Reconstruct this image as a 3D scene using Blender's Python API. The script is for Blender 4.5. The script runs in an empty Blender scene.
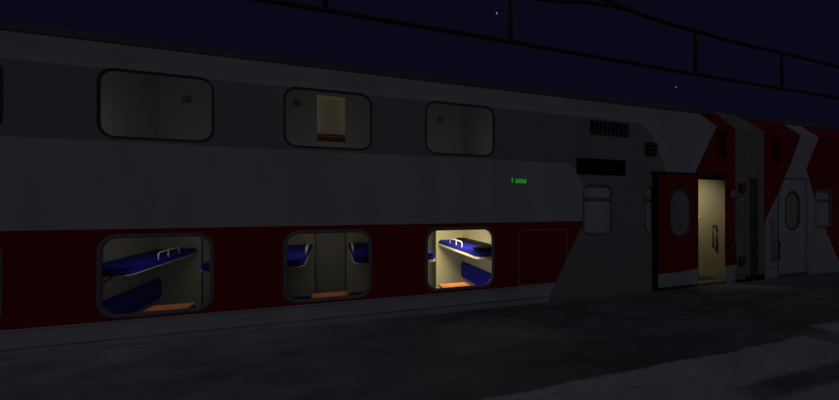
import bpy, bmesh, math, random
from mathutils import Vector, Matrix
from mathutils.geometry import delaunay_2d_cdt

random.seed(7)
R = math.radians
EYE = 1.652            # eye height above the platform (platform surface is z = 0)
FACE = 4.39            # distance from the camera to the carriage side
sc = bpy.context.scene
C = sc.collection

# ------------------------------------------------------------------ materials
def nt(name):
    m = bpy.data.materials.new(name); m.use_nodes = True
    t = m.node_tree
    return m, t, t.nodes['Principled BSDF']

def paint(name, col, rough=0.4, dirt=0.12, scale=1.6, metal=0.0, spec=0.35, bump=0.0, streak=True):
    """painted / moulded surface with a little grime so that it is not one flat value"""
    m, t, b = nt(name)
    N, L = t.nodes, t.links
    tc = N.new('ShaderNodeTexCoord'); mp = N.new('ShaderNodeMapping')
    mp.inputs['Scale'].default_value = (1.0, 1.0, 0.35 if streak else 1.0)
    L.new(tc.outputs['Object'], mp.inputs['Vector'])
    n1 = N.new('ShaderNodeTexNoise'); n1.inputs['Scale'].default_value = scale
    n1.inputs['Detail'].default_value = 7; n1.inputs['Roughness'].default_value = 0.62
    L.new(mp.outputs['Vector'], n1.inputs['Vector'])
    n2 = N.new('ShaderNodeTexNoise'); n2.inputs['Scale'].default_value = scale * 14
    n2.inputs['Detail'].default_value = 4
    L.new(tc.outputs['Object'], n2.inputs['Vector'])
    ad = N.new('ShaderNodeMath'); ad.operation = 'MULTIPLY_ADD'; ad.inputs[1].default_value = 0.35
    L.new(n2.outputs['Fac'], ad.inputs[0]); L.new(n1.outputs['Fac'], ad.inputs[2])
    rp = N.new('ShaderNodeMapRange'); rp.inputs['From Min'].default_value = 0.45; rp.inputs['From Max'].default_value = 0.95
    rp.inputs['To Min'].default_value = 1 - dirt; rp.inputs['To Max'].default_value = 1 + dirt * 0.6
    L.new(ad.outputs[0], rp.inputs['Value'])
    mx = N.new('ShaderNodeVectorMath'); mx.operation = 'SCALE'
    mx.inputs[0].default_value = col
    L.new(rp.outputs['Result'], mx.inputs['Scale'])
    L.new(mx.outputs[0], b.inputs['Base Color'])
    rr = N.new('ShaderNodeMapRange'); rr.inputs['To Min'].default_value = max(0.05, rough - 0.08); rr.inputs['To Max'].default_value = rough + 0.15
    L.new(n1.outputs['Fac'], rr.inputs['Value']); L.new(rr.outputs['Result'], b.inputs['Roughness'])
    b.inputs['Metallic'].default_value = metal
    b.inputs['Specular IOR Level'].default_value = spec
    if bump:
        bp = N.new('ShaderNodeBump'); bp.inputs['Strength'].default_value = bump; bp.inputs['Distance'].default_value = 0.01
        L.new(n2.outputs['Fac'], bp.inputs['Height']); L.new(bp.outputs['Normal'], b.inputs['Normal'])
    return m

def emit(name, col, strength):
    m, t, b = nt(name)
    b.inputs['Base Color'].default_value = (*[c * 0.2 for c in col], 1)
    b.inputs['Emission Color'].default_value = (*col, 1); b.inputs['Emission Strength'].default_value = strength
    return m

def glass(name, tint):
    m = bpy.data.materials.new(name); m.use_nodes = True
    t = m.node_tree; N, L = t.nodes, t.links
    N.remove(N['Principled BSDF'])
    tr = N.new('ShaderNodeBsdfTransparent'); tr.inputs['Color'].default_value = (*tint, 1)
    gl = N.new('ShaderNodeBsdfGlossy'); gl.inputs['Roughness'].default_value = 0.03
    fr = N.new('ShaderNodeFresnel'); fr.inputs['IOR'].default_value = 1.45
    mx = N.new('ShaderNodeMixShader')
    L.new(fr.outputs[0], mx.inputs[0]); L.new(tr.outputs[0], mx.inputs[1]); L.new(gl.outputs[0], mx.inputs[2])
    L.new(mx.outputs[0], N['Material Output'].inputs['Surface'])
    return m

M = {}
M['white'] = paint('carriage_white_paint', (0.72, 0.715, 0.72), 0.38, 0.13)
M['shoulder'] = paint('roof_edge_paint', (0.60, 0.60, 0.61), 0.45, 0.14)
M['light'] = paint('carriage_pale_grey_paint', (0.74, 0.74, 0.75), 0.42, 0.2)
M['grey'] = paint('carriage_dark_grey_paint', (0.44, 0.44, 0.43), 0.42, 0.10)
M['red'] = paint('carriage_red_paint', (0.43, 0.005, 0.005), 0.40, 0.2)
M['roof'] = paint('roof_sheet', (0.20, 0.20, 0.195), 0.55, 0.3)
M['rubber'] = paint('black_rubber', (0.14, 0.142, 0.145), 0.7, 0.2)
M['gasket'] = paint('window_gasket', (0.34, 0.345, 0.35), 0.6, 0.2, 6)
M['black'] = paint('black_paint', (0.02, 0.02, 0.02), 0.5, 0.3)
M['display'] = paint('display_glass', (0.012, 0.012, 0.012), 0.25, 0.2, spec=0.2)
M['louvre'] = paint('louvre_paint', (0.14, 0.14, 0.14), 0.55, 0.2)
M['louvre_red'] = paint('louvre_red_paint', (0.22, 0.006, 0.008), 0.55, 0.2)
M['frost'] = paint('frosted_pane', (0.72, 0.72, 0.78), 0.3, 0.12, 3)
M['frost_dark'] = paint('frosted_dark_pane', (0.45, 0.45, 0.48), 0.3, 0.25, 5)
M['amber_pane'] = paint('warm_frosted_pane', (0.62, 0.55, 0.34), 0.3, 0.15, 3)
M['cream'] = paint('cream_lining', (0.66, 0.60, 0.45), 0.55, 0.10, 2.2)
M['vest'] = paint('vestibule_lining', (0.68, 0.62, 0.42), 0.5, 0.12, 2.5)
M['lining'] = paint('grey_lining', (0.60, 0.60, 0.58), 0.55, 0.10, 2.2)
M['floor'] = paint('lino_floor', (0.10, 0.095, 0.09), 0.6, 0.3, 4)
M['cdoor'] = paint('compartment_door', (0.42, 0.42, 0.39), 0.5, 0.10)
M['blue'] = paint('blue_upholstery', (0.009, 0.011, 0.52), 0.8, 0.25, 9, bump=0.25, streak=False)
M['bunk_shade'] = paint('painted_bunk_shade', (0.004, 0.004, 0.012), 0.95, 0.6, 22, streak=False)  # near-black tone for the unlit part of the mattress
M['rim'] = paint('bunk_rim', (0.88, 0.86, 0.78), 0.35, 0.06, 5)
M['table'] = paint('orange_table_top', (0.74, 0.235, 0.10), 0.4, 0.2, 6, streak=False)
M['steel'] = paint('brushed_steel', (0.55, 0.55, 0.56), 0.35, 0.2, 8, metal=0.8)
M['darksteel'] = paint('dark_steel', (0.10, 0.10, 0.10), 0.45, 0.2, 8)
M['navy'] = paint('dark_blue_plastic', (0.30, 0.30, 0.38), 0.5, 0.2)
M['maroon'] = paint('red_brown_trim', (0.30, 0.045, 0.03), 0.5, 0.2)
M['bellows'] = paint('bellows_fabric', (0.40, 0.40, 0.36), 0.8, 0.25, 5, bump=0.3)
M['slot'] = paint('bellows_fold', (0.16, 0.16, 0.15), 0.8, 0.25, 5)
M['lens'] = paint('red_lens', (0.50, 0.02, 0.03), 0.3, 0.1)
M['plate'] = paint('grey_plate', (0.62, 0.62, 0.60), 0.5, 0.15)
M['wire'] = paint('oxidised_wire', (0.10, 0.10, 0.05), 0.7, 0.3, 5, spec=0.1)
M['pane'] = glass('window_glass', (0.90, 0.91, 0.90))
M['pane_up'] = glass('upper_window_glass', (0.88, 0.89, 0.89))
M['lamp'] = emit('warm_lamp', (1.0, 0.82, 0.52), 3.0)
M['lamp_dim'] = emit('dim_lamp', (1.0, 0.86, 0.62), 0.3)
M['led'] = emit('green_led', (0.02, 0.75, 0.06), 0.27)
M['button'] = emit('orange_button', (1.0, 0.40, 0.06), 0.5)

# ------------------------------------------------------------------ helpers
def link(name, bm, mats, parent=None, smooth=False, loc=None):
    me = bpy.data.meshes.new(name)
    bm.normal_update(); bm.to_mesh(me); bm.free()
    for m in (mats if isinstance(mats, (list, tuple)) else [mats]): me.materials.append(m)
    if smooth:
        for p in me.polygons: p.use_smooth = True
    o = bpy.data.objects.new(name, me); C.objects.link(o)
    if loc is not None: o.location = loc
    if parent is not None: o.parent = parent
    return o

def box(bm, x0, x1, y0, y1, h0, h1, bev=0.0):
    """axis-aligned box; heights are given relative to the eye"""
    g = bmesh.ops.create_cube(bm, size=1.0)
    vs = g['verts']
    for v in vs:
        v.co = Vector(((x0 + x1) / 2 + v.co.x * (x1 - x0), (y0 + y1) / 2 + v.co.y * (y1 - y0),
                       EYE + (h0 + h1) / 2 + v.co.z * (h1 - h0)))
    if bev:
        es = list({e for v in vs for e in v.link_edges})
        bmesh.ops.bevel(bm, geom=es, offset=bev, segments=2, affect='EDGES', clamp_overlap=True)
    return vs

def prism(bm, pts, h0, h1, bev=0.0):
    """upright prism over a plan outline"""
    lo = [bm.verts.new((x, y, EYE + h0)) for x, y in pts]; hi = [bm.verts.new((x, y, EYE + h1)) for x, y in pts]
    n = len(pts); fs = [bm.faces.new(lo), bm.faces.new(hi)]
    for k in range(n): fs.append(bm.faces.new((lo[k], lo[(k + 1) % n], hi[(k + 1) % n], hi[k])))
    bmesh.ops.recalc_face_normals(bm, faces=bm.faces[:])
    if bev: bmesh.ops.bevel(bm, geom=list({e for f in fs[:2] for e in f.edges}), offset=bev, segments=2, affect='EDGES', clamp_overlap=True)

def boxo(name, args, m, parent, bev=0.0):
    bm = bmesh.new(); box(bm, *args, bev=bev); return link(name, bm, m, parent)

def tube(bm, pts, r, n=8):
    rings = []
    for i, p in enumerate(pts):
        p = Vector(p)
        d = (Vector(pts[min(i + 1, len(pts) - 1)]) - Vector(pts[max(i - 1, 0)])).normalized()
        a = d.orthogonal().normalized() if abs(d.z) > 0.99 else d.cross(Vector((0, 0, 1))).normalized()
        b = d.cross(a).normalized()
        rings.append([bm.verts.new(p + (a * math.cos(2 * math.pi * k / n) + b * math.sin(2 * math.pi * k / n)) * r) for k in range(n)])
    for q in range(len(rings) - 1):
        for k in range(n):
            bm.faces.new((rings[q][k], rings[q][(k + 1) % n], rings[q + 1][(k + 1) % n], rings[q + 1][k]))
    bm.faces.new(rings[0]); bm.faces.new(rings[-1][::-1])
    bmesh.ops.recalc_face_normals(bm, faces=bm.faces[:])

def rrect(x0, x1, h0, h1, r, n=8):
    r = min(r, (x1 - x0) / 2 - 1e-4, (h1 - h0) / 2 - 1e-4)
    out = []
    for cx, cz, a0 in ((x1 - r, h1 - r, 0), (x0 + r, h1 - r, 90), (x0 + r, h0 + r, 180), (x1 - r, h0 + r, 270)):
        for k in range(n + 1):
            a = R(a0 + 90 * k / n)
            out.append((cx + r * math.cos(a), cz + r * math.sin(a)))
    return out

def grow(x0, x1, h0, h1, r, d):
    return (x0 - d, x1 + d, h0 - d, h1 + d, max(r + d, 0.01))

def ring(name, outer, inner, y0, y1, m, parent):
    """frame: loop 'outer' minus loop 'inner' (same point count), from y0 (front) back to y1"""
    bm = bmesh.new(); n = len(outer)
    def loop(pts, y): return [bm.verts.new((x, y, EYE + h)) for x, h in pts]
    s = 0.35
    mid = [((a[0] * (1 - s) + b[0] * s), (a[1] * (1 - s) + b[1] * s)) for a, b in zip(outer, inner)]
    lo, lm, li, bi, bo = loop(outer, y0 + 0.008), loop(mid, y0), loop(inner, y0 + 0.010), loop(inner, y1), loop(outer, y1)
    ls = [lo, lm, li, bi, bo, lo]
    for a, b in zip(ls, ls[1:]):
        for k in range(n):
            bm.faces.new((a[k], b[k], b[(k + 1) % n], a[(k + 1) % n]))
    bmesh.ops.recalc_face_normals(bm, faces=bm.faces[:])
    return link(name, bm, m, parent)

def sheet(name, pts, y, th, m, parent):
    bm = bmesh.new()
    a = [bm.verts.new((x, y, EYE + h)) for x, h in pts]
    b = [bm.verts.new((x, y + th, EYE + h)) for x, h in pts]
    n = len(pts)
    bm.faces.new(a); bm.faces.new(b[::-1])
    for k in range(n): bm.faces.new((a[k], b[k], b[(k + 1) % n], a[(k + 1) % n]))
    bmesh.ops.recalc_face_normals(bm, faces=bm.faces[:])
    return link(name, bm, m, parent)

def inside(p, poly):
    x, y = p; c = False; j = len(poly) - 1
    for i in range(len(poly)):
        xi, yi = poly[i]; xj, yj = poly[j]
        if (yi > y) != (yj > y) and x < (xj - xi) * (y - yi) / (yj - yi) + xi: c = not c
        j = i
    return c

def thing(name, label, cat, loc, group=None):
    o = bpy.data.objects.new(name, None); C.objects.link(o)
    o.empty_display_size = 0.3
    o['label'] = label; o['category'] = cat
    if group: o['group'] = group
    return o

# cross-section of a carriage: side, sloping shoulder, roof
BEND = 1.69
SH = (4.70, 2.06)                       # top of the pale shoulder (distance, height)
SHL = math.hypot(SH[0] - FACE, SH[1] - BEND)
TOP = BEND + SHL
ROOF = [(4.70, 2.06), (4.82, 2.18), (4.98, 2.29), (5.20, 2.39), (5.55, 2.475), (5.97, 2.50)]
ROOF = ROOF + [(2 * 5.97 - d, h) for d, h in ROOF[-2::-1]]
BACK = 2 * 5.97 - FACE
LOW = -2.45
def unfold(s, t):
    if t <= BEND: return Vector((s, FACE, EYE + t))
    k = (t - BEND) / SHL
    return Vector((s, FACE + (SH[0] - FACE) * k, EYE + BEND + (SH[1] - BEND) * k))

def carriage_body(parent, s0, s1, holes, regions, mats, extra_lines=()):
    """side wall as one triangulated sheet: openings cut out, each livery colour a set of its faces"""
    V, E = [], []
    def add_loop(pts, closed=True):
        b = len(V)
        V.extend(Vector(p) for p in pts)
        n = len(pts)
        for k in range(n if closed else n - 1): E.append((b + k, b + (k + 1) % n))
    add_loop([(s0, LOW), (s1, LOW), (s1, TOP), (s0, TOP)])
    add_loop([(s0, BEND), (s1, BEND)], False)
    for h in holes: add_loop(h)
    for poly, _ in regions:
        poly = [(min(max(x, s0), s1), min(max(y, LOW), TOP)) for x, y in poly]
        add_loop(poly)
    vs, es, fs, *_ = delaunay_2d_cdt(V, E, [], 0, 1e-5)
    bm = bmesh.new()
    bv = [bm.verts.new(unfold(v.x, v.y)) for v in vs]
    for f in fs:
        cx = sum(vs[i].x for i in f) / len(f); cy = sum(vs[i].y for i in f) / len(f)
        if any(inside((cx, cy), h) for h in holes): continue
        mi = 0
        for poly, k in regions:
            if inside((cx, cy), poly): mi = k
        try: bf = bm.faces.new([bv[i] for i in f])
        except ValueError: continue
        bf.material_index = mi
    for v in [v for v in bm.verts if not v.link_faces]: bm.verts.remove(v)
    bmesh.ops.recalc_face_normals(bm, faces=bm.faces[:])
    # far side, and both ends
    def quad(a, mi=1):
        f = bm.faces.new([bm.verts.new(p) for p in a]); f.material_index = mi
    quad([(s0, BACK, EYE + LOW), (s1, BACK, EYE + LOW), (s1, BACK, EYE + BEND), (s0, BACK, EYE + BEND)])
    quad([(s0, BACK, EYE + BEND), (s1, BACK, EYE + BEND), (s1, 2 * 5.97 - SH[0], EYE + SH[1]), (s0, 2 * 5.97 - SH[0], EYE + SH[1])])
    prof = [(FACE, LOW), (FACE, BEND)] + ROOF + [(BACK, BEND), (BACK, LOW)]
    for s in (s0, s1): quad([(s, d, EYE + h) for d, h in prof], 1)
    return link('body', bm, mats, parent)

def carriage_roof(parent, s0, s1):
    bm = bmesh.new()
    ss = [s0 + (s1 - s0) * k / 40 for k in range(41)]
    rows = [[bm.verts.new((s, d, EYE + h + 0.004)) for d, h in ROOF] for s in ss]
    for a, b in zip(rows, rows[1:]):
        for k in range(len(ROOF) - 1): bm.faces.new((a[k], a[k + 1], b[k + 1], b[k]))
    bmesh.ops.recalc_face_normals(bm, faces=bm.faces[:])
    o = link('roof', bm, M['roof'], parent, smooth=True)
    # rain gutter along the shoulder
    g = bmesh.new()
    box(g, s0, s1, SH[0] - 0.028, SH[0] + 0.012, SH[1] - 0.012, SH[1] + 0.018)
    link('gutter', g, M['roof'], o)
    return o

def window(parent, c, w, h0, h1, r, fw, fm, pm, y_in=0.018, bar=None):
    """frame with its pane"""
    a = (c - w / 2, c + w / 2, h0, h1, r)
    f = ring('window', rrect(*a), rrect(*grow(*a, -fw)), FACE - 0.012, FACE + y_in, fm, parent)
    sheet('pane', rrect(*grow(*a, -fw + 0.004)), FACE + 0.028, 0.006, pm, f)
    if bar is not None:
        boxo('transom', (c - w / 2 + fw, c + w / 2 - fw, FACE - 0.002, FACE + 0.02, bar - 0.02, bar + 0.02), fm, f)
    return f
def hole(c, w, h0, h1, r): return rrect(*grow(c - w / 2, c + w / 2, h0, h1, r, -0.02))

def louvre(name, x0, x1, h0, h1, n, vertical, fm, bm_, parent):
    """grille: rim, dark back and slanting slats"""
    g = bmesh.new()
    y = FACE - 0.014
    t = 0.018
    for b in ((x0, x1, y, FACE + .01, h1 - t, h1), (x0, x1, y, FACE + .01, h0, h0 + t),
              (x0, x0 + t, y, FACE + .01, h0 + t, h1 - t), (x1 - t, x1, y, FACE + .01, h0 + t, h1 - t)):
        box(g, *b)
    for k in range(n):
        if vertical:
            w = (x1 - x0 - 2 * t) / n; xx = x0 + t + w * k
            box(g, xx + w * .55, xx + w * .98, y + 0.003, FACE - 0.002, h0 + t, h1 - t)
        else:
            w = (h1 - h0 - 2 * t) / n; hh = h0 + t + w * k
            box(g, x0 + t, x1 - t, y + 0.003, FACE - 0.002, hh + w * .55, hh + w * .98)
    o = link(name, g, fm, parent)
    boxo('grille_back', (x0 + t / 2, x1 - t / 2, FACE - 0.004, FACE + 0.006, h0 + t / 2, h1 - t / 2), bm_, o)
    return o

def area(name, loc, size, power, col, rot=(0, 0, 0), size_y=None, spread=180):
    l = bpy.data.lights.new(name, 'AREA'); l.energy = power; l.color = col
    l.shape = 'RECTANGLE'; l.size = size; l.size_y = size_y or size; l.spread = R(spread)
    o = bpy.data.objects.new(name, l); C.objects.link(o); o.location = loc; o.rotation_euler = rot
    return o

# ------------------------------------------------------------------ the near carriage
S1 = 8.42
S0 = S1 - 26.2
near = thing('passenger_carriage', 'red white and grey double-deck sleeping carriage with lit compartment and open door', 'train carriage', None)

PITCH, C0, WW = 2.0, -0.055, 1.19
LWH = (-1.325, -0.335); UWH = (0.80, 1.625)
centres = [C0 + PITCH * k for k in range(-8, 2)]
LO_R, UP_R = 0.20, 0.17
holes = []
for c in centres:
    holes.append(hole(c, WW, *LWH, LO_R)); holes.append(hole(c, WW, *UWH, UP_R))
NW = (0.70, -0.535, 0.415, 0.15)         # the narrow frosted windows by the door
for c in (4.665, 6.14): holes.append(hole(c, *NW))
DOOR = (7.06, 8.09, -1.60, 0.635)
holes.append([(DOOR[0], DOOR[2]), (DOOR[1], DOOR[2]), (DOOR[1], DOOR[3]), (DOOR[0], DOOR[3])])

regions = [
    ([(S0, BEND), (7.83, BEND), (7.83, TOP), (S0, TOP)], 4),
    ([(S0, -0.272), (4.36, -0.272), (3.72, -1.353), (S0, -1.353)], 2),          # red lower band
    ([(S0, LOW), (3.56, LOW), (3.60, -1.60), (3.72, -1.353), (S0, -1.353)], 3),  # pale sill
    ([(S0, 0.761), (4.02, 0.761), (4.20, 0.60), (4.36, 0.30), (4.36, -0.272), (3.72, -1.353), (3.60, -1.60), (3.56, LOW),
      (7.06, LOW), (7.06, 0.0), (6.42, 0.58), (6.20, 1.05), (5.98, 1.40), (5.68, 1.608), (S0, 1.608)], 1),   # dark grey band running down
    ([(7.20, 0.635), (7.19, 0.70), (7.83, 1.69), (7.83, TOP), (S1, TOP), (S1, -1.28), (7.06, -1.28), (7.06, 0.635)], 2),  # red end
    ([(7.06, LOW), (S1, LOW), (S1, -1.28), (7.06, -1.28)], 3),
]
carriage_body(near, S0, S1, holes, regions, [M['white'], M['grey'], M['red'], M['light'], M['shoulder']])
carriage_roof(near, S0, S1)

for k, c in enumerate(centres):
    window(near, c, WW, *LWH, LO_R, 0.046, M['gasket'], M['pane'])
    window(near, c, WW, *UWH, UP_R, 0.028, M['rubber'], M['pane_up'])
for c in (4.665, 6.14):
    window(near, c, *NW, 0.045, M['gasket'], M['frost'], bar=0.135)

# thin moulding along the foot of the red band and above the sill
boxo('sill_moulding', (S0, 3.66, FACE - 0.012, FACE + 0.004, -1.372, -1.352), M['light'], near)
boxo('step_ledge', (S0, 3.60, FACE - 0.020, FACE + 0.004, -1.56, -1.53), M['light'], near)
# body seams
for s in (-6.2, 2.72, 4.02):
    boxo('body_seam', (s - 0.003, s + 0.003, FACE - 0.0025, FACE + 0.002, -0.26, 0.75), M['light'], near)

# ---- compartments
def lower_compartment(par, c, wall_m, door_open, lamp_on):
    a, b = c - 0.975, c + 0.975
    y0, y1 = FACE + 0.012, 6.50
    f0, f1 = -2.30, -0.17
    g = bmesh.new()
    def q(*p): g.faces.new([g.verts.new((x, y, EYE + h)) for x, y, h in p])
    q((a, y0, f0), (a, y1, f0), (a, y1, f1), (a, y0, f1))
    q((b, y0, f0), (b, y1, f0), (b, y1, f1), (b, y0, f1))
    q((a, y0, f1), (b, y0, f1), (b, y1, f1), (a, y1, f1))
    dl, dr, dt = c - 0.30, c + 0.30, -0.30
    q((a, y1, f0), (dl, y1, f0), (dl, y1, f1), (a, y1, f1))
    q((dr, y1, f0), (b, y1, f0), (b, y1, f1), (dr, y1, f1))
    q((dl, y1, dt), (dr, y1, dt), (dr, y1, f1), (dl, y1, f1))
    link('compartment_wall', g, wall_m, par)
    boxo('compartment_floor', (a, b, y0, 7.45, f0 - 0.03, f0 - 0.002), M['floor'], par)
    if door_open:
        boxo('wall_beyond_door', (a, b, 7.45, 7.48, f0, f1), M['cdoor'], par)  # far wall of the corridor
        d = boxo('compartment_door', (dl - 0.52, dl + 0.03, y1 + 0.02, y1 + 0.05, f0 + 0.01, dt), M['cdoor'], par)
    else:
        d = boxo('compartment_door', (dl + 0.004, dr - 0.004, y1 + 0.004, y1 + 0.035, f0 + 0.01, dt - 0.004), M['cdoor'], par)
    for x in (dl, dr):
        boxo('door_frame', (x - 0.012, x + 0.012, y1 - 0.014, y1 + 0.003, f0, dt), M['darksteel'], d)
    for sgn in (-1, 1):
        wall = c + sgn * 0.973
        inner = c + sgn * 0.346
        x0, x1 = sorted((wall, inner))
        m_ = bmesh.new()
        rt = 0.042 if lamp_on else 0.012
        def plan(e):
            i = inner + sgn * e
            return [(wall, 6.42 - e), (i, 6.42 - e), (i, 4.66), (i + sgn * 0.015, 4.60), (i + sgn * 0.06, 4.55 + e), (i + sgn * 0.14, 4.53 + e), (wall, 4.525 + e)]
        prism(m_, plan(0.0), -0.850 - rt, -0.850, 0.004)
        u = link('upper_bunk', m_, M['rim'], par)
        mt = bmesh.new(); prism(mt, [(x - (sgn * 0.006 if x == wall else 0), y) for x, y in plan(0.005)], -0.849, -0.766, 0.02)
        link('mattress', mt, M['blue'], u)
        gr = bmesh.new(); xr = inner + sgn * 0.03; z = EYE + 0.010
        tube(gr, [(xr, 5.20, z - 0.83), (xr, 5.20, z - 0.72), (xr, 5.23, z - 0.685), (xr, 5.50, z - 0.68), (xr, 5.77, z - 0.685), (xr, 5.80, z - 0.72), (xr, 5.80, z - 0.83)], 0.011)
        tube(gr, [(xr, 5.47, z - 0.83), (xr, 5.47, z - 0.69)], 0.010)
        link('guard_rail', gr, M['rim'], u, smooth=True)
        for yy in (4.95, 6.15):
            br = bmesh.new()
            tube(br, [(wall - sgn * 0.004, yy, z - 1.10), (wall - sgn * 0.30, yy, z - 0.88)], 0.013)
            link('bracket', br, M['darksteel'], u)
        if lamp_on and sgn > 0:      # dark slabs painting in shade along the wall side and window end of this bunk
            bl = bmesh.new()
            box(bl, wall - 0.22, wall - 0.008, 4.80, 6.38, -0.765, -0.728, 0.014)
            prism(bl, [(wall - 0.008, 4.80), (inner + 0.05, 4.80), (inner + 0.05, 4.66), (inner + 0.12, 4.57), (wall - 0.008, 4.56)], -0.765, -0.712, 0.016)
            link('mattress_shade', bl, M['bunk_shade'], u)
        # seat below, with its backrest against the partition
        xs0, xs1 = sorted((wall, c + sgn * 0.40))
        st = bmesh.new(); box(st, xs0, xs1, 4.56, 6.44, -2.29, -1.92, 0.01)
        lb = link('lower_bunk', st, wall_m, par)
        cu = bmesh.new(); xc0, xc1 = sorted((wall - sgn * 0.11, c + sgn * 0.37)); box(cu, xc0, xc1, 4.57, 6.43, -1.918, -1.80, 0.03)
        link('cushion', cu, M['blue'], lb)
        bk = bmesh.new(); xk0, xk1 = sorted((wall - sgn * 0.002, wall - sgn * 0.075)); box(bk, xk0, xk1, 4.55, 6.44, -1.64, -1.285, 0.025)
        link('backrest', bk, M['blue'], lb)
        # headboard shelf with reading lamp
        rl = bmesh.new(); box(rl, *sorted((wall - sgn * 0.002, wall - sgn * 0.05)), 6.02, 6.16, -0.44, -0.36, 0.012)
        link('reading_lamp', rl, M['darksteel'], par)
        hk = bmesh.new()
        box(hk, *sorted((wall - sgn * 0.002, wall - sgn * 0.03)), 5.05, 5.60, -0.425, -0.405, 0.004)
        for q_ in range(4): box(hk, *sorted((wall - sgn * 0.028, wall - sgn * 0.06)), 5.10 + q_ * 0.14, 5.125 + q_ * 0.14, -0.45, -0.40)
        link('coat_rail', hk, M['darksteel'], par)
    tb = boxo('table', (c - 0.25, c + 0.25, FACE + 0.06, 4.80, -1.350, -1.320), M['table'], par, 0.008)
    boxo('table_leg', (c - 0.03, c + 0.03, 4.64, 4.70, -2.30, -1.351), M['steel'], tb)
    boxo('ceiling_lamp', (c - 0.22, c + 0.22, 5.55, 5.80, f1 - 0.03, f1 - 0.003), M['lamp'] if lamp_on else M['lamp_dim'], par, 0.01)

def upper_compartment(par, c, open_door):
    a, b = c - 0.975, c + 0.975
    y0, y1, f0 = FACE + 0.012, 6.50, -0.10
    ce = [(y0, 1.65), (4.72, 2.02), (4.98, 2.22), (5.30, 2.34), (y1, 2.42)]
    g = bmesh.new()
    def q(*p): g.faces.new([g.verts.new((x, y, EYE + h)) for x, y, h in p])
    for x in (a, b): q((x, y0, f0), *[(x, y, h) for y, h in ce], (x, y1, f0))
    for (ya, ha), (yb, hb) in zip(ce, ce[1:]): q((a, ya, ha), (b, ya, ha), (b, yb, hb), (a, yb, hb))
    if open_door:
        dl, dr, dt = -0.325, 0.235, 2.28
        q((a, y1, f0), (dl, y1, f0), (dl, y1, 2.42), (a, y1, 2.42))
        q((dr, y1, f0), (b, y1, f0), (b, y1, 2.42), (dr, y1, 2.42))
        q((dl, y1, dt), (dr, y1, dt), (dr, y1, 2.42), (dl, y1, 2.42))
    else:
        q((a, y1, f0), (b, y1, f0), (b, y1, 2.42), (a, y1, 2.42))
    link('compartment_wall', g, M['lining'], par)
    boxo('compartment_floor', (a, b, y0, 7.45, f0 - 0.03, f0 - 0.002), M['floor'], par)
    if open_door:
        boxo('wall_beyond_door', (a, b, 6.75, 6.78, f0, 2.33), M['cream'], par)  # back of an added shallow niche, standing in for a lit corridor
        boxo('niche_ceiling', (a, b, 6.512, 6.748, 2.295, 2.325), M['cream'], par)
        boxo('niche_trim', (a, b, 6.725, 6.748, 1.385, 1.488), M['maroon'], par)
        boxo('niche_dado', (a, b, 6.72, 6.748, f0, 1.38), M['lining'], par)
        boxo('handrail', (a, b, 6.69, 6.72, 1.50, 1.53), M['darksteel'], par)
        boxo('compartment_door', (dr + 0.01, dr + 0.58, y1 + 0.015, y1 + 0.04, f0, 2.28), M['lining'], par)
    else:
        d = boxo('compartment_door', (c - 0.30, c + 0.30, y1 - 0.012, y1 + 0.02, f0 + 0.01, 1.98), M['lining'], par)
    return

spot = {-1: (-2.59, 1.95), 0: (-0.70, 2.07), 1: (2.36, 1.98)}
for k in range(-3, 2):
    c = C0 + PITCH * k
    lower_compartment(near, c, M['cream'], k == 1, k == 1)
    upper_compartment(near, c, k == 0)
    sx, sh = spot.get(k, (c - 0.5, 2.0))
    bm = bmesh.new(); box(bm, sx - 0.07, sx + 0.07, 6.44, 6.497, sh - 0.06, sh + 0.06, 0.02)
    link('reading_lamp', bm, M['navy'], near)
WARM = (1.0, 0.84, 0.56)
def strip(c, h, power, col, y=FACE + 0.10, spread=165, tilt=38):      # lamp glow in the lit compartment, added unseen fill in the others
    area('compartment_lamp_fill', (c, y, EYE + h), 0.7, power, col, rot=(R(tilt), 0, 0), size_y=0.06, spread=spread)
def berth_fill(c, power, col):    # added unseen fill at the window between the upper bunks, facing the door
    area('berth_fill_light', (c, FACE + 0.06, EYE - 1.02), 0.5, power, col, rot=(R(90), 0, 0), size_y=0.05, spread=178)
strip(C0 + PITCH, -0.21, 22.5, (1, .89, .49), 4.86, 140, 44)
berth_fill(C0 + PITCH, 3.6, (1, .93, .55))
strip(C0 - 0.22, -0.21, 0.88, (1, .95, .74), 4.85, 160); berth_fill(C0, 0.42, (1, .98, .88))
for k in (-3, -2, -1):
    strip(C0 + PITCH * k, -0.21, 0.76, (1, 1, .93), 4.75, 160); berth_fill(C0 + PITCH * k, 0.46, (1, 1, .98))
for k in range(-3, 2):
    strip(C0 + PITCH * k, 1.60, 0.22, (1, 1, .99))
    area('compartment_lamp_fill', (C0 + PITCH * k, FACE + 0.10, EYE + 0.72), 1.2, 0.72, (1, 1, .99), rot=(R(122), 0, 0), size_y=0.06, spread=170)  # added fill hidden below the upper windows, evens out the walls
for sx in (-1, 1):
    area('niche_fill_light', (C0 + sx * 0.90, 6.62, EYE + 1.9), 0.6, 0.50, (1, .94, .78), rot=(0, R(90 * sx), 0), size_y=0.14)  # added unseen fills at both sides of the niche, lighting it evenly

# ---- equipment hatch on the red band
hx0, hx1, hh0, hh1 = 2.985, 3.985, -1.35, -0.405
sheet_h = sheet('equipment_hatch', rrect(hx0 + .022, hx1 - .022, hh0 + .022, hh1 - .022, 0.03), FACE - 0.004, 0.02, M['red'], near)
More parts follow.
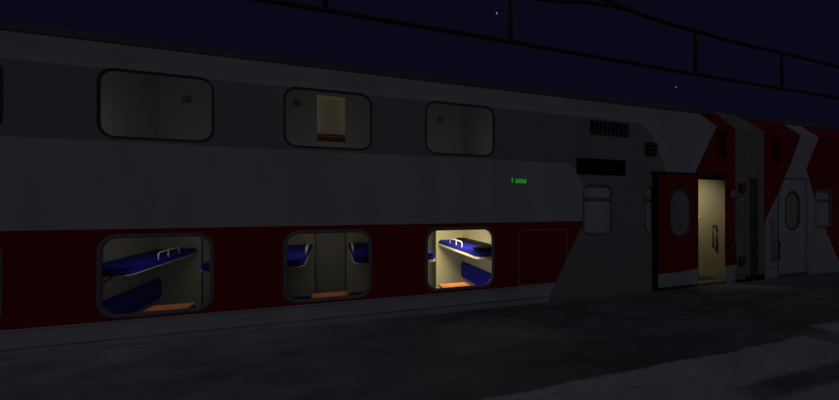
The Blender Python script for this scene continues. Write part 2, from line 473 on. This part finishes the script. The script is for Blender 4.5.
# clip the hatch to the slanting colour boundary by giving it the same two paints
def repaint_slant(o):
    me = o.data; me.materials.append(M['grey'])
    bm = bmesh.new(); bm.from_mesh(me)
    p0 = Vector((4.36, 0, EYE - 0.272)); p1 = Vector((3.72, 0, EYE - 1.353))
    d = p1 - p0; nrm = Vector((d.z, 0, -d.x)).normalized()
    if nrm.x < 0: nrm = -nrm
    bmesh.ops.bisect_plane(bm, geom=bm.verts[:] + bm.edges[:] + bm.faces[:], plane_co=p0, plane_no=nrm)
    for f in bm.faces:
        if (f.calc_center_median() - p0).dot(nrm) > 0: f.material_index = 1
    bm.to_mesh(me); bm.free()
repaint_slant(sheet_h)
ring('hatch_frame', rrect(hx0, hx1, hh0, hh1, 0.045), rrect(hx0 + .024, hx1 - .024, hh0 + .024, hh1 - .024, 0.025), FACE - 0.007, FACE + .01, M['grey'], sheet_h)
for x in (hx0 + 0.10, hx1 - 0.14):
    boxo('latch', (x - 0.065, x + 0.065, FACE - 0.022, FACE - 0.004, -0.875, -0.845), M['louvre'], sheet_h, 0.005)

# ---- grilles, destination display, running LED text
louvre('ventilation_grille', 4.48, 5.40, 1.31, 1.565, 9, True, M['louvre'], M['black'], near)
louvre('ventilation_grille', 5.80, 6.11, 0.97, 1.245, 3, False, M['louvre'], M['black'], near)
louvre('ventilation_grille', 7.87, 8.11, 1.03, 1.585, 12, False, M['louvre_red'], M['black'], near)
dsp = sheet('destination_display', rrect(4.195, 5.295, 0.585, 0.85, 0.02), FACE - 0.010, 0.02, M['display'], near)
ring('display_rim', rrect(4.18, 5.31, 0.57, 0.865, 0.03), rrect(4.20, 5.29, 0.59, 0.845, 0.02), FACE - 0.014, FACE + .005, M['black'], dsp)

led = sheet('sign_panel', rrect(2.80, 3.17, 0.375, 0.475, 0.01), FACE - 0.006, 0.015, M['white'], near)
tc = bpy.data.curves.new('display_text', 'FONT'); tc.body = '1 \u043d\u043e\u043c'
tc.size = 0.110; tc.extrude = 0.001; tc.offset = 0.0050; tc.align_x = 'LEFT'
tmp = bpy.data.objects.new('tmp_text', tc); C.objects.link(tmp)
bpy.context.view_layer.update()
me_t = bpy.data.meshes.new_from_object(tmp.evaluated_get(bpy.context.evaluated_depsgraph_get()))
bpy.data.objects.remove(tmp); bpy.data.curves.remove(tc)
me_t.materials.clear(); me_t.materials.append(M['led'])
to = bpy.data.objects.new('display_text', me_t); C.objects.link(to)
to.location = (2.84, FACE - 0.009, EYE + 0.39); to.rotation_euler = (R(90), 0, 0)
to.parent = led

# ---- sliding plug door, slid open to the left in front of the side
def plug_door(par, x0, x1, y, oval, red, glassm):
    h0, h1 = -1.585, 0.625
    V = rrect(x0, x1, h0, h1, 0.03)
    cx = (x0 + x1) / 2 + (0.06 if red else 0)
    ov = rrect(cx - oval[0] / 2, cx + oval[0] / 2, oval[1], oval[2], oval[0] / 2, 12)
    hole_ = rrect(cx - oval[0] / 2 + .015, cx + oval[0] / 2 - .015, oval[1] + .015, oval[2] - .015, oval[0] / 2, 12)
    line = [(x0 - .01, -1.315), (x0 + (x1 - x0) * .45, -1.315), (x1 - 0.1, -1.275), (x1 + .01, -1.27)]
    pts, ed = [], []
    for lp, closed in ((V, 1), (hole_, 1), (line, 0)):
        b = len(pts); pts.extend(Vector(p) for p in lp)
        for k in range(len(lp) - (0 if closed else 1)): ed.append((b + k, b + (k + 1) % len(lp)))
    vs, es, fs, *_ = delaunay_2d_cdt(pts, ed, [], 0, 1e-5)
    bm = bmesh.new()
    bv = [bm.verts.new((v.x, y, EYE + v.y)) for v in vs]
    for f in fs:
        q = (sum(vs[i].x for i in f) / 3, sum(vs[i].y for i in f) / 3)
        if not inside(q, V) or inside(q, hole_): continue
        bf = bm.faces.new([bv[i] for i in f])
        if red and q[1] < -1.27:
            # below the polyline?
            for (xa, ya), (xb, yb) in zip(line, line[1:]):
                if xa <= q[0] <= xb and q[1] < ya + (yb - ya) * (q[0] - xa) / (xb - xa): bf.material_index = 1
    for v in [v for v in bm.verts if not v.link_faces]: bm.verts.remove(v)
    bmesh.ops.recalc_face_normals(bm, faces=bm.faces[:])
    ex = bmesh.ops.extrude_face_region(bm, geom=bm.faces[:])
    bmesh.ops.translate(bm, verts=[e for e in ex['geom'] if isinstance(e, bmesh.types.BMVert)], vec=(0, 0.045, 0))
    bmesh.ops.recalc_face_normals(bm, faces=bm.faces[:])
    d = link('door', bm, [M['red'], M['light']] if red else [M['white']], par)
    f = ring('door_window_frame', ov, rrect(cx - oval[0] / 2 + .045, cx + oval[0] / 2 - .045, oval[1] + .045, oval[2] - .045, oval[0] / 2, 12), y - 0.010, y + 0.03, M['rubber'], d)
    sheet('door_window', hole_, y + 0.015, 0.006, glassm, d)
    return d

PY = FACE - 0.085
dp = plug_door(near, 6.03, 7.12, PY, (0.62, -0.64, 0.37), True, M['frost_dark'])
boxo('door_seal', (5.985, 6.030, PY - 0.012, PY + 0.06, -1.62, 0.64), M['black'], dp, 0.008)
boxo('door_seal', (7.12, 7.15, PY + 0.004, PY + 0.06, -1.60, 0.63), M['black'], dp, 0.006)
for h in (-0.28, -1.0):
    boxo('door_handle', (6.98, 7.045, PY - 0.02, PY - 0.002, h - 0.10, h + 0.10), M['louvre'], dp, 0.01)
boxo('door_track', (5.95, 8.20, FACE - 0.05, FACE - 0.002, 0.648, 0.672), M['black'], near)

# ---- vestibule behind the open door
vx0, vx1, vy0, vy1, vh0, vh1 = 5.2, 8.16, FACE + 0.014, 6.6, -1.60, 0.70
g = bmesh.new()
def q(*p): g.faces.new([g.verts.new((x, y, EYE + h)) for x, y, h in p])
q((vx0, vy0, vh0), (vx0, vy1, vh0), (vx0, vy1, vh1), (vx0, vy0, vh1))
q((vx1, vy0, vh0), (vx1, vy1, vh0), (vx1, vy1, vh1), (vx1, vy0, vh1))
q((vx0, vy1, vh0), (vx1, vy1, vh0), (vx1, vy1, vh1), (vx0, vy1, vh1))
q((vx0, vy0, vh1), (vx1, vy0, vh1), (vx1, vy1, vh1), (vx0, vy1, vh1))
link('vestibule_wall', g, M['vest'], near)
boxo('vestibule_floor', (vx0, vx1, vy0, vy1, vh0 - 0.03, vh0 - 0.002), M['floor'], near)
boxo('threshold', (DOOR[0], DOOR[1], FACE - 0.03, FACE + 0.12, -1.66, -1.597), M['steel'], near)
boxo('door_lintel', (DOOR[0], DOOR[1] - 0.002, FACE + 0.005, FACE + 0.10, 0.56, 0.633), M['black'], near)
gb = bmesh.new(); xg = vx1 - 0.07
tube(gb, [(vx1 - 0.02, 4.60, EYE - .42), (xg, 4.60, EYE - .44), (xg, 4.60, EYE - .64), (xg, 4.60, EYE - .90), (vx1 - 0.02, 4.60, EYE - .92)], 0.022)
link('grab_handle', gb, M['gasket'], near, smooth=True)
boxo('call_button', (vx1 - 0.03, vx1 - 0.003, 4.895, 4.93, -0.28, -0.22), M['button'], near, 0.006)
boxo('vestibule_lamp', (6.6, 7.4, 5.0, 5.2, vh1 - 0.03, vh1 - 0.003), M['lamp_dim'], near)
vl = area('vestibule_light', (7.25, 5.0, EYE + 0.50), 0.3, 2.2, (1, .91, .64), size_y=0.2, spread=120)
vl.rotation_euler = Vector((-1.0, -0.35, 0.75)).to_track_quat('Z', 'Y').to_euler()

# plates and handrails between the door and the carriage end
boxo('information_plate', (8.27, 8.39, FACE - 0.008, FACE + 0.004, 0.19, 0.34), M['plate'], near, 0.003)
for x in (8.20, 8.32):
    hr = bmesh.new()
    tube(hr, [(x, FACE + 0.002, EYE - .80), (x, FACE - 0.06, EYE - .82), (x, FACE - 0.06, EYE - 1.22), (x, FACE + 0.002, EYE - 1.24)], 0.02)
    link('handrail', hr, M['darksteel'], near, smooth=True)

# ------------------------------------------------------------------ the next carriage
N0 = 9.41
N1 = N0 + 26.2
far = thing('passenger_carriage', 'red double-deck carriage with slanting white stripe, beyond the grey gangway', 'train carriage', None)
fcent = [N0 + 7.4 + PITCH * k for k in range(9)]
holes = []
for c in fcent:
    holes.append(hole(c, WW, *LWH, LO_R)); holes.append(hole(c, WW, *UWH, UP_R))
FW = 11.68
holes.append(hole(FW, *NW)); holes.append(hole(13.15, *NW))
FD = (9.89, 10.96)
holes.append([(FD[0], -1.60), (FD[1], -1.60), (FD[1], 0.635), (FD[0], 0.635)])
regions = [
    ([(10.76, TOP), (11.49, TOP), (11.49, 1.69), (11.16, 1.20), (10.98, 0.894), (11.22, 0.37), (11.80, -0.636), (12.28, -1.32), (12.5, -1.6), (9.3, -1.6), (9.3, -0.45), (9.47, -0.273), (9.95, 0.37), (10.40, 1.05), (10.76, 1.69)], 0),
    ([(13.6, 0.761), (N1, 0.761), (N1, 1.608), (13.1, 1.608)], 1),
    ([(13.3, -0.272), (N1, -0.272), (N1, 0.761), (13.3, 0.761)], 0),
    ([(13.3, TOP), (N1, TOP), (N1, 1.608), (13.3, 1.608)], 0),
    ([(N0, LOW), (N1, LOW), (N1, -1.353), (N0, -1.353)], 3),
]
carriage_body(far, N0, N1, holes, regions, [M['white'], M['grey'], M['red'], M['light'], M['shoulder']])
# everything outside the stripe is red: faces left at slot 0 outside the white areas
bd = [o for o in far.children if o.name.startswith('body')][0]
whites = [regions[0][0], regions[2][0], regions[3][0]]
for p in bd.data.polygons:
    cc = p.center
    if cc.y > 4.72 or p.material_index != 0: continue
    t = cc.z - EYE
    if cc.y > FACE + 1e-3: t = BEND + (cc.y - FACE) / (SH[0] - FACE) * SHL
    if not any(inside((cc.x, t), w) for w in whites): p.material_index = 2
carriage_roof(far, N0, N1)
for c in fcent:
    window(far, c, WW, *LWH, LO_R, 0.046, M['gasket'], M['frost_dark'])
    window(far, c, WW, *UWH, UP_R, 0.028, M['rubber'], M['frost_dark'])
window(far, FW, *NW, 0.045, M['gasket'], M['frost'], bar=0.15)
window(far, 13.15, *NW, 0.045, M['gasket'], M['frost'], bar=0.15)
boxo('sill_moulding', (N0, N1, FACE - 0.012, FACE + 0.004, -1.372, -1.352), M['light'], far)
fd = plug_door(far, FD[0] + 0.012, FD[1] - 0.012, FACE - 0.004, (0.56, -0.58, 0.36), False, M['amber_pane'])
# the upper left corner of the door carries on the red of the side
me = fd.data; me.materials.append(M['red'])
bm = bmesh.new(); bm.from_mesh(me)
for (xa, ha), (xb, hb) in (((9.47, -0.273), (9.95, 0.37)), ((9.95, 0.37), (10.40, 1.05))):
    pa = Vector((xa, 0, EYE + ha)); pb = Vector((xb, 0, EYE + hb)); dd = pb - pa
    nn = Vector((-dd.z, 0, dd.x)).normalized()
    bmesh.ops.bisect_plane(bm, geom=bm.verts[:] + bm.edges[:] + bm.faces[:], plane_co=pa, plane_no=nn)
lft = [(9.0, -0.90), (9.47, -0.273), (9.95, 0.37), (10.40, 1.05), (9.0, 1.05)]
for f in bm.faces:
    cc = f.calc_center_median()
    if inside((cc.x, cc.z - EYE), lft): f.material_index = 1
bm.to_mesh(me); bm.free()
g = bmesh.new()
for a_ in ((FD[0] - 0.012, FD[0] + 0.010, -1.6, 0.65), (FD[1] - 0.010, FD[1] + 0.012, -1.6, 0.65)):
    box(g, a_[0], a_[1], FACE - 0.008, FACE + 0.02, a_[2], a_[3])
box(g, FD[0] + 0.010, FD[1] - 0.010, FACE - 0.008, FACE + 0.02, 0.628, 0.65)
link('door_seal', g, M['rubber'], fd)
louvre('ventilation_grille', 9.72, 9.96, 0.98, 1.585, 12, False, M['louvre_red'], M['black'], far)
hr = bmesh.new()
tube(hr, [(9.66, FACE + 0.002, EYE - .26), (9.66, FACE - 0.06, EYE - .28), (9.66, FACE - 0.06, EYE - 1.24), (9.66, FACE + 0.002, EYE - 1.26)], 0.022)
link('handrail', hr, M['light'], far, smooth=True)
hr = bmesh.new()
tube(hr, [(9.80, FACE + 0.002, EYE - .80), (9.80, FACE - 0.06, EYE - .82), (9.80, FACE - 0.06, EYE - 1.2), (9.80, FACE + 0.002, EYE - 1.22)], 0.022)
link('handrail', hr, M['darksteel'], far, smooth=True)
boxo('threshold', (FD[0], FD[1], FACE - 0.03, FACE + 0.05, -1.66, -1.60), M['steel'], far)

# ------------------------------------------------------------------ gangway between the two
gw = thing('gangway', 'grey fabric gangway bellows with red tail lights joining the two carriages', 'gangway', None)
prof = [(FACE + 0.01, -1.62), (FACE + 0.01, BEND - 0.02), (SH[0] + 0.01, SH[1] - 0.02), (4.98, 2.26), (5.55, 2.44), (6.39, 2.44), (6.96, 2.26), (7.23, 2.04), (BACK - 0.01, BEND - 0.02), (BACK - 0.01, -1.62)]
g = bmesh.new()
rows = []
n = 8
for k in range(n + 1):
    s = S1 + 0.005 + (N0 - S1 - 0.01) * k / n
    off = 0.0 if k % 2 == 0 else 0.012
    rows.append([g.verts.new((s, 5.97 + (d - 5.97) * (1 - off / 1.58), EYE + h - (off if h > 0 else 0))) for d, h in prof])
for a, b in zip(rows, rows[1:]):
    for k in range(len(prof) - 1): g.faces.new((a[k], a[k + 1], b[k + 1], b[k]))
bmesh.ops.recalc_face_normals(g, faces=g.faces[:])
link('bellows', g, M['bellows'], gw)
g = bmesh.new()
for k in range(4):
    x = 8.93 + k * 0.062
    boxo('fold_strip', (x, x + 0.050, FACE - 0.012, FACE + 0.02, -1.52, 0.62), M['slot'], gw, 0.004)
boxo('buffer_plate', (8.80, 9.38, FACE - 0.02, FACE + 0.015, -1.66, -1.54), M['black'], gw)
for h in (0.405, -1.205):
    p = boxo('tail_light', (8.565, 8.745, FACE - 0.02, FACE + 0.015, h - 0.10, h + 0.10), M['slot'], gw, 0.008)
    g = bmesh.new()
    r = bmesh.ops.create_uvsphere(g, u_segments=16, v_segments=8, radius=0.066)
    for v in r['verts']: v.co = Vector((8.655 + v.co.x, FACE - 0.02 + v.co.y * 0.35, EYE + h + v.co.z))
    link('lens', g, M['lens'], p, smooth=True)
boxo('notice_plate', (8.56, 8.74, FACE - 0.004, FACE + 0.015, 0.11, 0.17), M['plate'], gw)
boxo('notice_plate', (8.56, 8.66, FACE - 0.004, FACE + 0.015, 0.03, 0.075), M['plate'], gw)

# ------------------------------------------------------------------ overhead line above the track
WY = 5.97
oh = thing('overhead_line', 'black catenary wires hung on droppers, crossing the night sky above the train', 'overhead line', None)
H_C = 0.1715 * 3.63 * WY
def wire(name, pts, r, par):
    bm = bmesh.new(); tube(bm, pts, r, 8); return link(name, bm, M['wire'], par, smooth=True)
wire('contact_wire', [(-30 + k * 3.0, WY, EYE + H_C + (0.012 * math.sin(k * 1.3))) for k in range(34)], 0.046, oh)
# messenger wire sagging between its supports; (along, height)
mess = [(-30, 7.2), (-18, 6.6), (-8, 6.1), (-1.0, 5.8), (2.4, 5.62), (4.98, 5.40), (6.60, 5.19), (7.30, 5.09), (8.10, 5.00), (9.10, 4.945), (9.78, 4.92), (10.83, 4.88),
        (12.2, 4.85), (13.66, 4.845), (16.79, 4.80), (20, 4.80), (24, 4.9), (32, 5.3), (45, 6.2), (70, 6.4)]
wire('stitch_wire', [(0.6, WY, EYE + 4.70), (3.2, WY, EYE + 4.72), (4.98, WY, EYE + 4.86), (6.03, WY, EYE + 5.02), (7.0, WY, EYE + 5.085), (7.6, WY, EYE + 5.055)], 0.040, oh)
wire('messenger_wire', [(x, WY, EYE + h) for x, h in mess], 0.044, oh)
def mh(x):
    for (xa, a), (xb, b) in zip(mess, mess[1:]):
        if xa <= x <= xb: return a + (b - a) * (x - xa) / (xb - xa)
for x in (-5.5, -0.15, 3.86, 9.78, 13.66, 17.6, 23.5, 29.0):
    wire('dropper', [(x, WY, EYE + H_C), (x, WY, EYE + mh(x))], 0.044, oh)

# ------------------------------------------------------------------ the ground
OFF = 4.0
def ground_mat():
    m, t, b = nt('trodden_snow_platform')
    N, L = t.nodes, t.links
    tc = N.new('ShaderNodeTexCoord'); sp = N.new('ShaderNodeSeparateXYZ')
    L.new(tc.outputs['Object'], sp.inputs[0])
    def math_(op, a, bb=None, clamp=False):
        n = N.new('ShaderNodeMath'); n.operation = op; n.use_clamp = clamp
        for i, v in enumerate((a, bb)):
            if v is None: continue
            if isinstance(v, (int, float)): n.inputs[i].default_value = v
            else: L.new(v, n.inputs[i])
        return n.outputs[0]
    def noise(scale, detail, sx=1.0, rough=0.6, off=0.0):
        mp = N.new('ShaderNodeMapping'); mp.inputs['Location'].default_value = (off, off * 0.7, 0); mp.inputs['Scale'].default_value = (sx, 1, 1)
        L.new(tc.outputs['Object'], mp.inputs['Vector'])
        n = N.new('ShaderNodeTexNoise'); n.inputs['Scale'].default_value = scale; n.inputs['Detail'].default_value = detail
        n.inputs['Roughness'].default_value = rough
        L.new(mp.outputs['Vector'], n.inputs['Vector']); return n.outputs['Fac']
    def step(v, a, bb):
        n = N.new('ShaderNodeMapRange'); n.interpolation_type = 'SMOOTHSTEP'
        n.inputs['From Min'].default_value = a; n.inputs['From Max'].default_value = bb
        L.new(v, n.inputs['Value']); return n.outputs['Result']
    big = noise(0.9, 6, 0.45, off=OFF); mid = noise(3.2, 6, 0.5); fine = noise(26, 5); wob = noise(2.2, 5, 0.6)
    X, Y = sp.outputs[0], sp.outputs[1]
    yy = math_('ADD', Y, math_('MULTIPLY', math_('SUBTRACT', wob, 0.5), 0.16))
    pale = math_('SUBTRACT', 1.0, step(yy, 2.285, 2.335))
    # the strip spreads a little further from x = 6.3 on
    pale2 = math_('MULTIPLY', math_('SUBTRACT', 1.0, step(yy, 2.44, 2.54)), step(X, 6.2, 6.4))
    pale = math_('MAXIMUM', pale, pale2)
    # bare wheel-worn streak inside the pale strip
    s1 = math_('MULTIPLY', step(yy, 1.58, 1.66), math_('SUBTRACT', 1.0, step(yy, 1.80, 1.88)))
    s1 = math_('MULTIPLY', s1, step(math_('ADD', X, math_('MULTIPLY', math_('SUBTRACT', wob, 0.5), 1.6)), 3.1, 3.9))
    # bare gap breaking the strip further along
    xg = math_('ADD', X, math_('MULTIPLY', math_('SUBTRACT', mid, 0.5), 0.5))
    s2 = math_('MULTIPLY', step(xg, 5.72, 5.86), math_('SUBTRACT', 1.0, step(xg, 6.15, 6.35)))
    pale = math_('MULTIPLY', pale, math_('SUBTRACT', 1.0, math_('MULTIPLY', s1, 0.85)))
    pale = math_('MULTIPLY', pale, math_('SUBTRACT', 1.0, math_('MULTIPLY', s2, 0.75)))
    patch = math_('ADD', math_('MULTIPLY', big, 0.55), math_('MULTIPLY', mid, 0.45))
    base = N.new('ShaderNodeMapRange'); base.inputs['From Min'].default_value = 0.38; base.inputs['From Max'].default_value = 0.62
    base.inputs['To Min'].default_value = 0.22; base.inputs['To Max'].default_value = 0.50
    L.new(patch, base.inputs['Value'])
    wx = math_('ADD', X, math_('MULTIPLY', math_('SUBTRACT', big, 0.5), 5.0))
    worn = N.new('ShaderNodeMapRange'); worn.interpolation_type = 'SMOOTHSTEP'      # the snow is trodden thinner towards the doors
    worn.inputs['From Min'].default_value = -1.5; worn.inputs['From Max'].default_value = 2.2
    worn.inputs['To Min'].default_value = 1.55; worn.inputs['To Max'].default_value = 0.72
    L.new(wx, worn.inputs['Value'])
    basev = math_('MULTIPLY', base.outputs[0], worn.outputs['Result'])
    ps = N.new('ShaderNodeMapRange'); ps.inputs['From Min'].default_value = 0.3; ps.inputs['From Max'].default_value = 0.7
    ps.inputs['To Min'].default_value = 0.68; ps.inputs['To Max'].default_value = 0.90
    L.new(mid, ps.inputs['Value'])
    mix = N.new('ShaderNodeMix'); mix.data_type = 'FLOAT'
    L.new(pale, mix.inputs[0]); L.new(basev, mix.inputs[2]); L.new(ps.outputs[0], mix.inputs[3])
    val = math_('MULTIPLY', mix.outputs[0], math_('ADD', 0.55, math_('MULTIPLY', fine, 0.90)))
    cb = N.new('ShaderNodeVectorMath'); cb.operation = 'SCALE'; cb.inputs[0].default_value = (0.98, 0.99, 1.02)
    L.new(val, cb.inputs['Scale']); L.new(cb.outputs[0], b.inputs['Base Color'])
    b.inputs['Roughness'].default_value = 0.85; b.inputs['Specular IOR Level'].default_value = 0.2
    bp = N.new('ShaderNodeBump'); bp.inputs['Strength'].default_value = 0.35; bp.inputs['Distance'].default_value = 0.03
    L.new(math_('ADD', fine, math_('MULTIPLY', mid, 2.0)), bp.inputs['Height']); L.new(bp.outputs['Normal'], b.inputs['Normal'])
    return m
PE = FACE - 0.045
bm = bmesh.new()
box(bm, -60, 120, -14, PE, -EYE - 1.2, -EYE)
o = link('platform', bm, ground_mat()); o['kind'] = 'structure'
bm = bmesh.new()
v = [bm.verts.new(p) for p in ((-900, -900, -1.21), (900, -900, -1.21), (900, 900, -1.21), (-900, 900, -1.21))]
bm.faces.new(v)
o = link('ground', bm, paint('dark_ballast', (0.08, 0.08, 0.085), 0.9, 0.5, 0.8, streak=False)); o['kind'] = 'structure'

# ------------------------------------------------------------------ sky, stars, moonlight
EL, AZ = 45.0, 196.0     # moon high behind the camera
w = bpy.data.worlds.new('World'); sc.world = w; w.use_nodes = True
t = w.node_tree; N, L = t.nodes, t.links
bg = N['Background']
sky = N.new('ShaderNodeTexSky'); sky.sky_type = 'NISHITA'; sky.sun_disc = False
sky.sun_elevation = R(EL); sky.sun_rotation = R(AZ); sky.altitude = 100
tint = N.new('ShaderNodeMix'); tint.data_type = 'RGBA'; tint.blend_type = 'MULTIPLY'; tint.inputs[0].default_value = 1.0
L.new(sky.outputs[0], tint.inputs[6]); tint.inputs[7].default_value = (0.0022, 0.0013, 0.0022, 1)
mixn = N.new('ShaderNodeMix'); mixn.data_type = 'RGBA'; mixn.inputs[0].default_value = 0.85
L.new(tint.outputs[2], mixn.inputs[6]); mixn.inputs[7].default_value = (0.035, 0.032, 0.114, 1)
col = mixn.outputs[2]
tcw = N.new('ShaderNodeTexCoord')
a16 = math.atan2(86.0, 300.0)
def direction(px, py):
    u = (px - 419.5) / 300.0; vv = (206 - py) / 300.0
    d = Vector((math.sin(a16) + u * math.cos(a16), math.cos(a16) - u * math.sin(a16), vv))
    return d.normalized()
for px, py, rad, cs in ((496.8, 13.3, 0.0030, (2.6, 2.8, 3.4)), (676, 87.2, 0.0030, (0.5, 0.75, 1.25)), (358, 50, 0.003, (0.05, 0.07, 0.25))):
    dn = N.new('ShaderNodeVectorMath'); dn.operation = 'DISTANCE'
    L.new(tcw.outputs['Generated'], dn.inputs[0]); dn.inputs[1].default_value = direction(px, py)
    mr = N.new('ShaderNodeMapRange'); mr.inputs['From Min'].default_value = rad * 0.35; mr.inputs['From Max'].default_value = rad
    mr.inputs['To Min'].default_value = 1.0; mr.inputs['To Max'].default_value = 0.0
    L.new(dn.outputs['Value'], mr.inputs['Value'])
    sm = N.new('ShaderNodeMix'); sm.data_type = 'RGBA'; sm.blend_type = 'ADD'
    L.new(mr.outputs['Result'], sm.inputs[0]); L.new(col, sm.inputs[6]); sm.inputs[7].default_value = (*cs, 1)
    col = sm.outputs[2]
L.new(col, bg.inputs['Color']); bg.inputs['Strength'].default_value = 0.1

sl = bpy.data.lights.new('moon', 'SUN'); sl.energy = 0.054; sl.angle = R(12); sl.color = (1.0, 0.985, 0.96)
so = bpy.data.objects.new('moon', sl); C.objects.link(so)
dv = Vector((math.sin(R(AZ)) * math.cos(R(EL)), math.cos(R(AZ)) * math.cos(R(EL)), math.sin(R(EL))))   # towards the moon
so.rotation_euler = dv.to_track_quat('Z', 'Y').to_euler()

# ------------------------------------------------------------------ camera
cam = bpy.data.cameras.new('Camera'); co = bpy.data.objects.new('Camera', cam); C.objects.link(co)
co.location = (0, 0, EYE)
co.rotation_euler = (R(90), 0, -a16)
cam.sensor_width = 36; cam.lens = 36 * 300 / 839
cam.shift_y = 6 / 839
cam.clip_start = 0.05; cam.clip_end = 3000
sc.camera = co

sc.view_settings.view_transform = 'Standard'; sc.view_settings.look = 'None'
sc.view_settings.exposure = 0; sc.view_settings.gamma = 1; sc.view_settings.use_curve_mapping = False
sc.cycles.use_adaptive_sampling = False
sc.cycles.use_denoising = True
sc.cycles.max_bounces = 8; sc.cycles.transparent_max_bounces = 12
sc.cycles.sample_clamp_indirect = 2.0
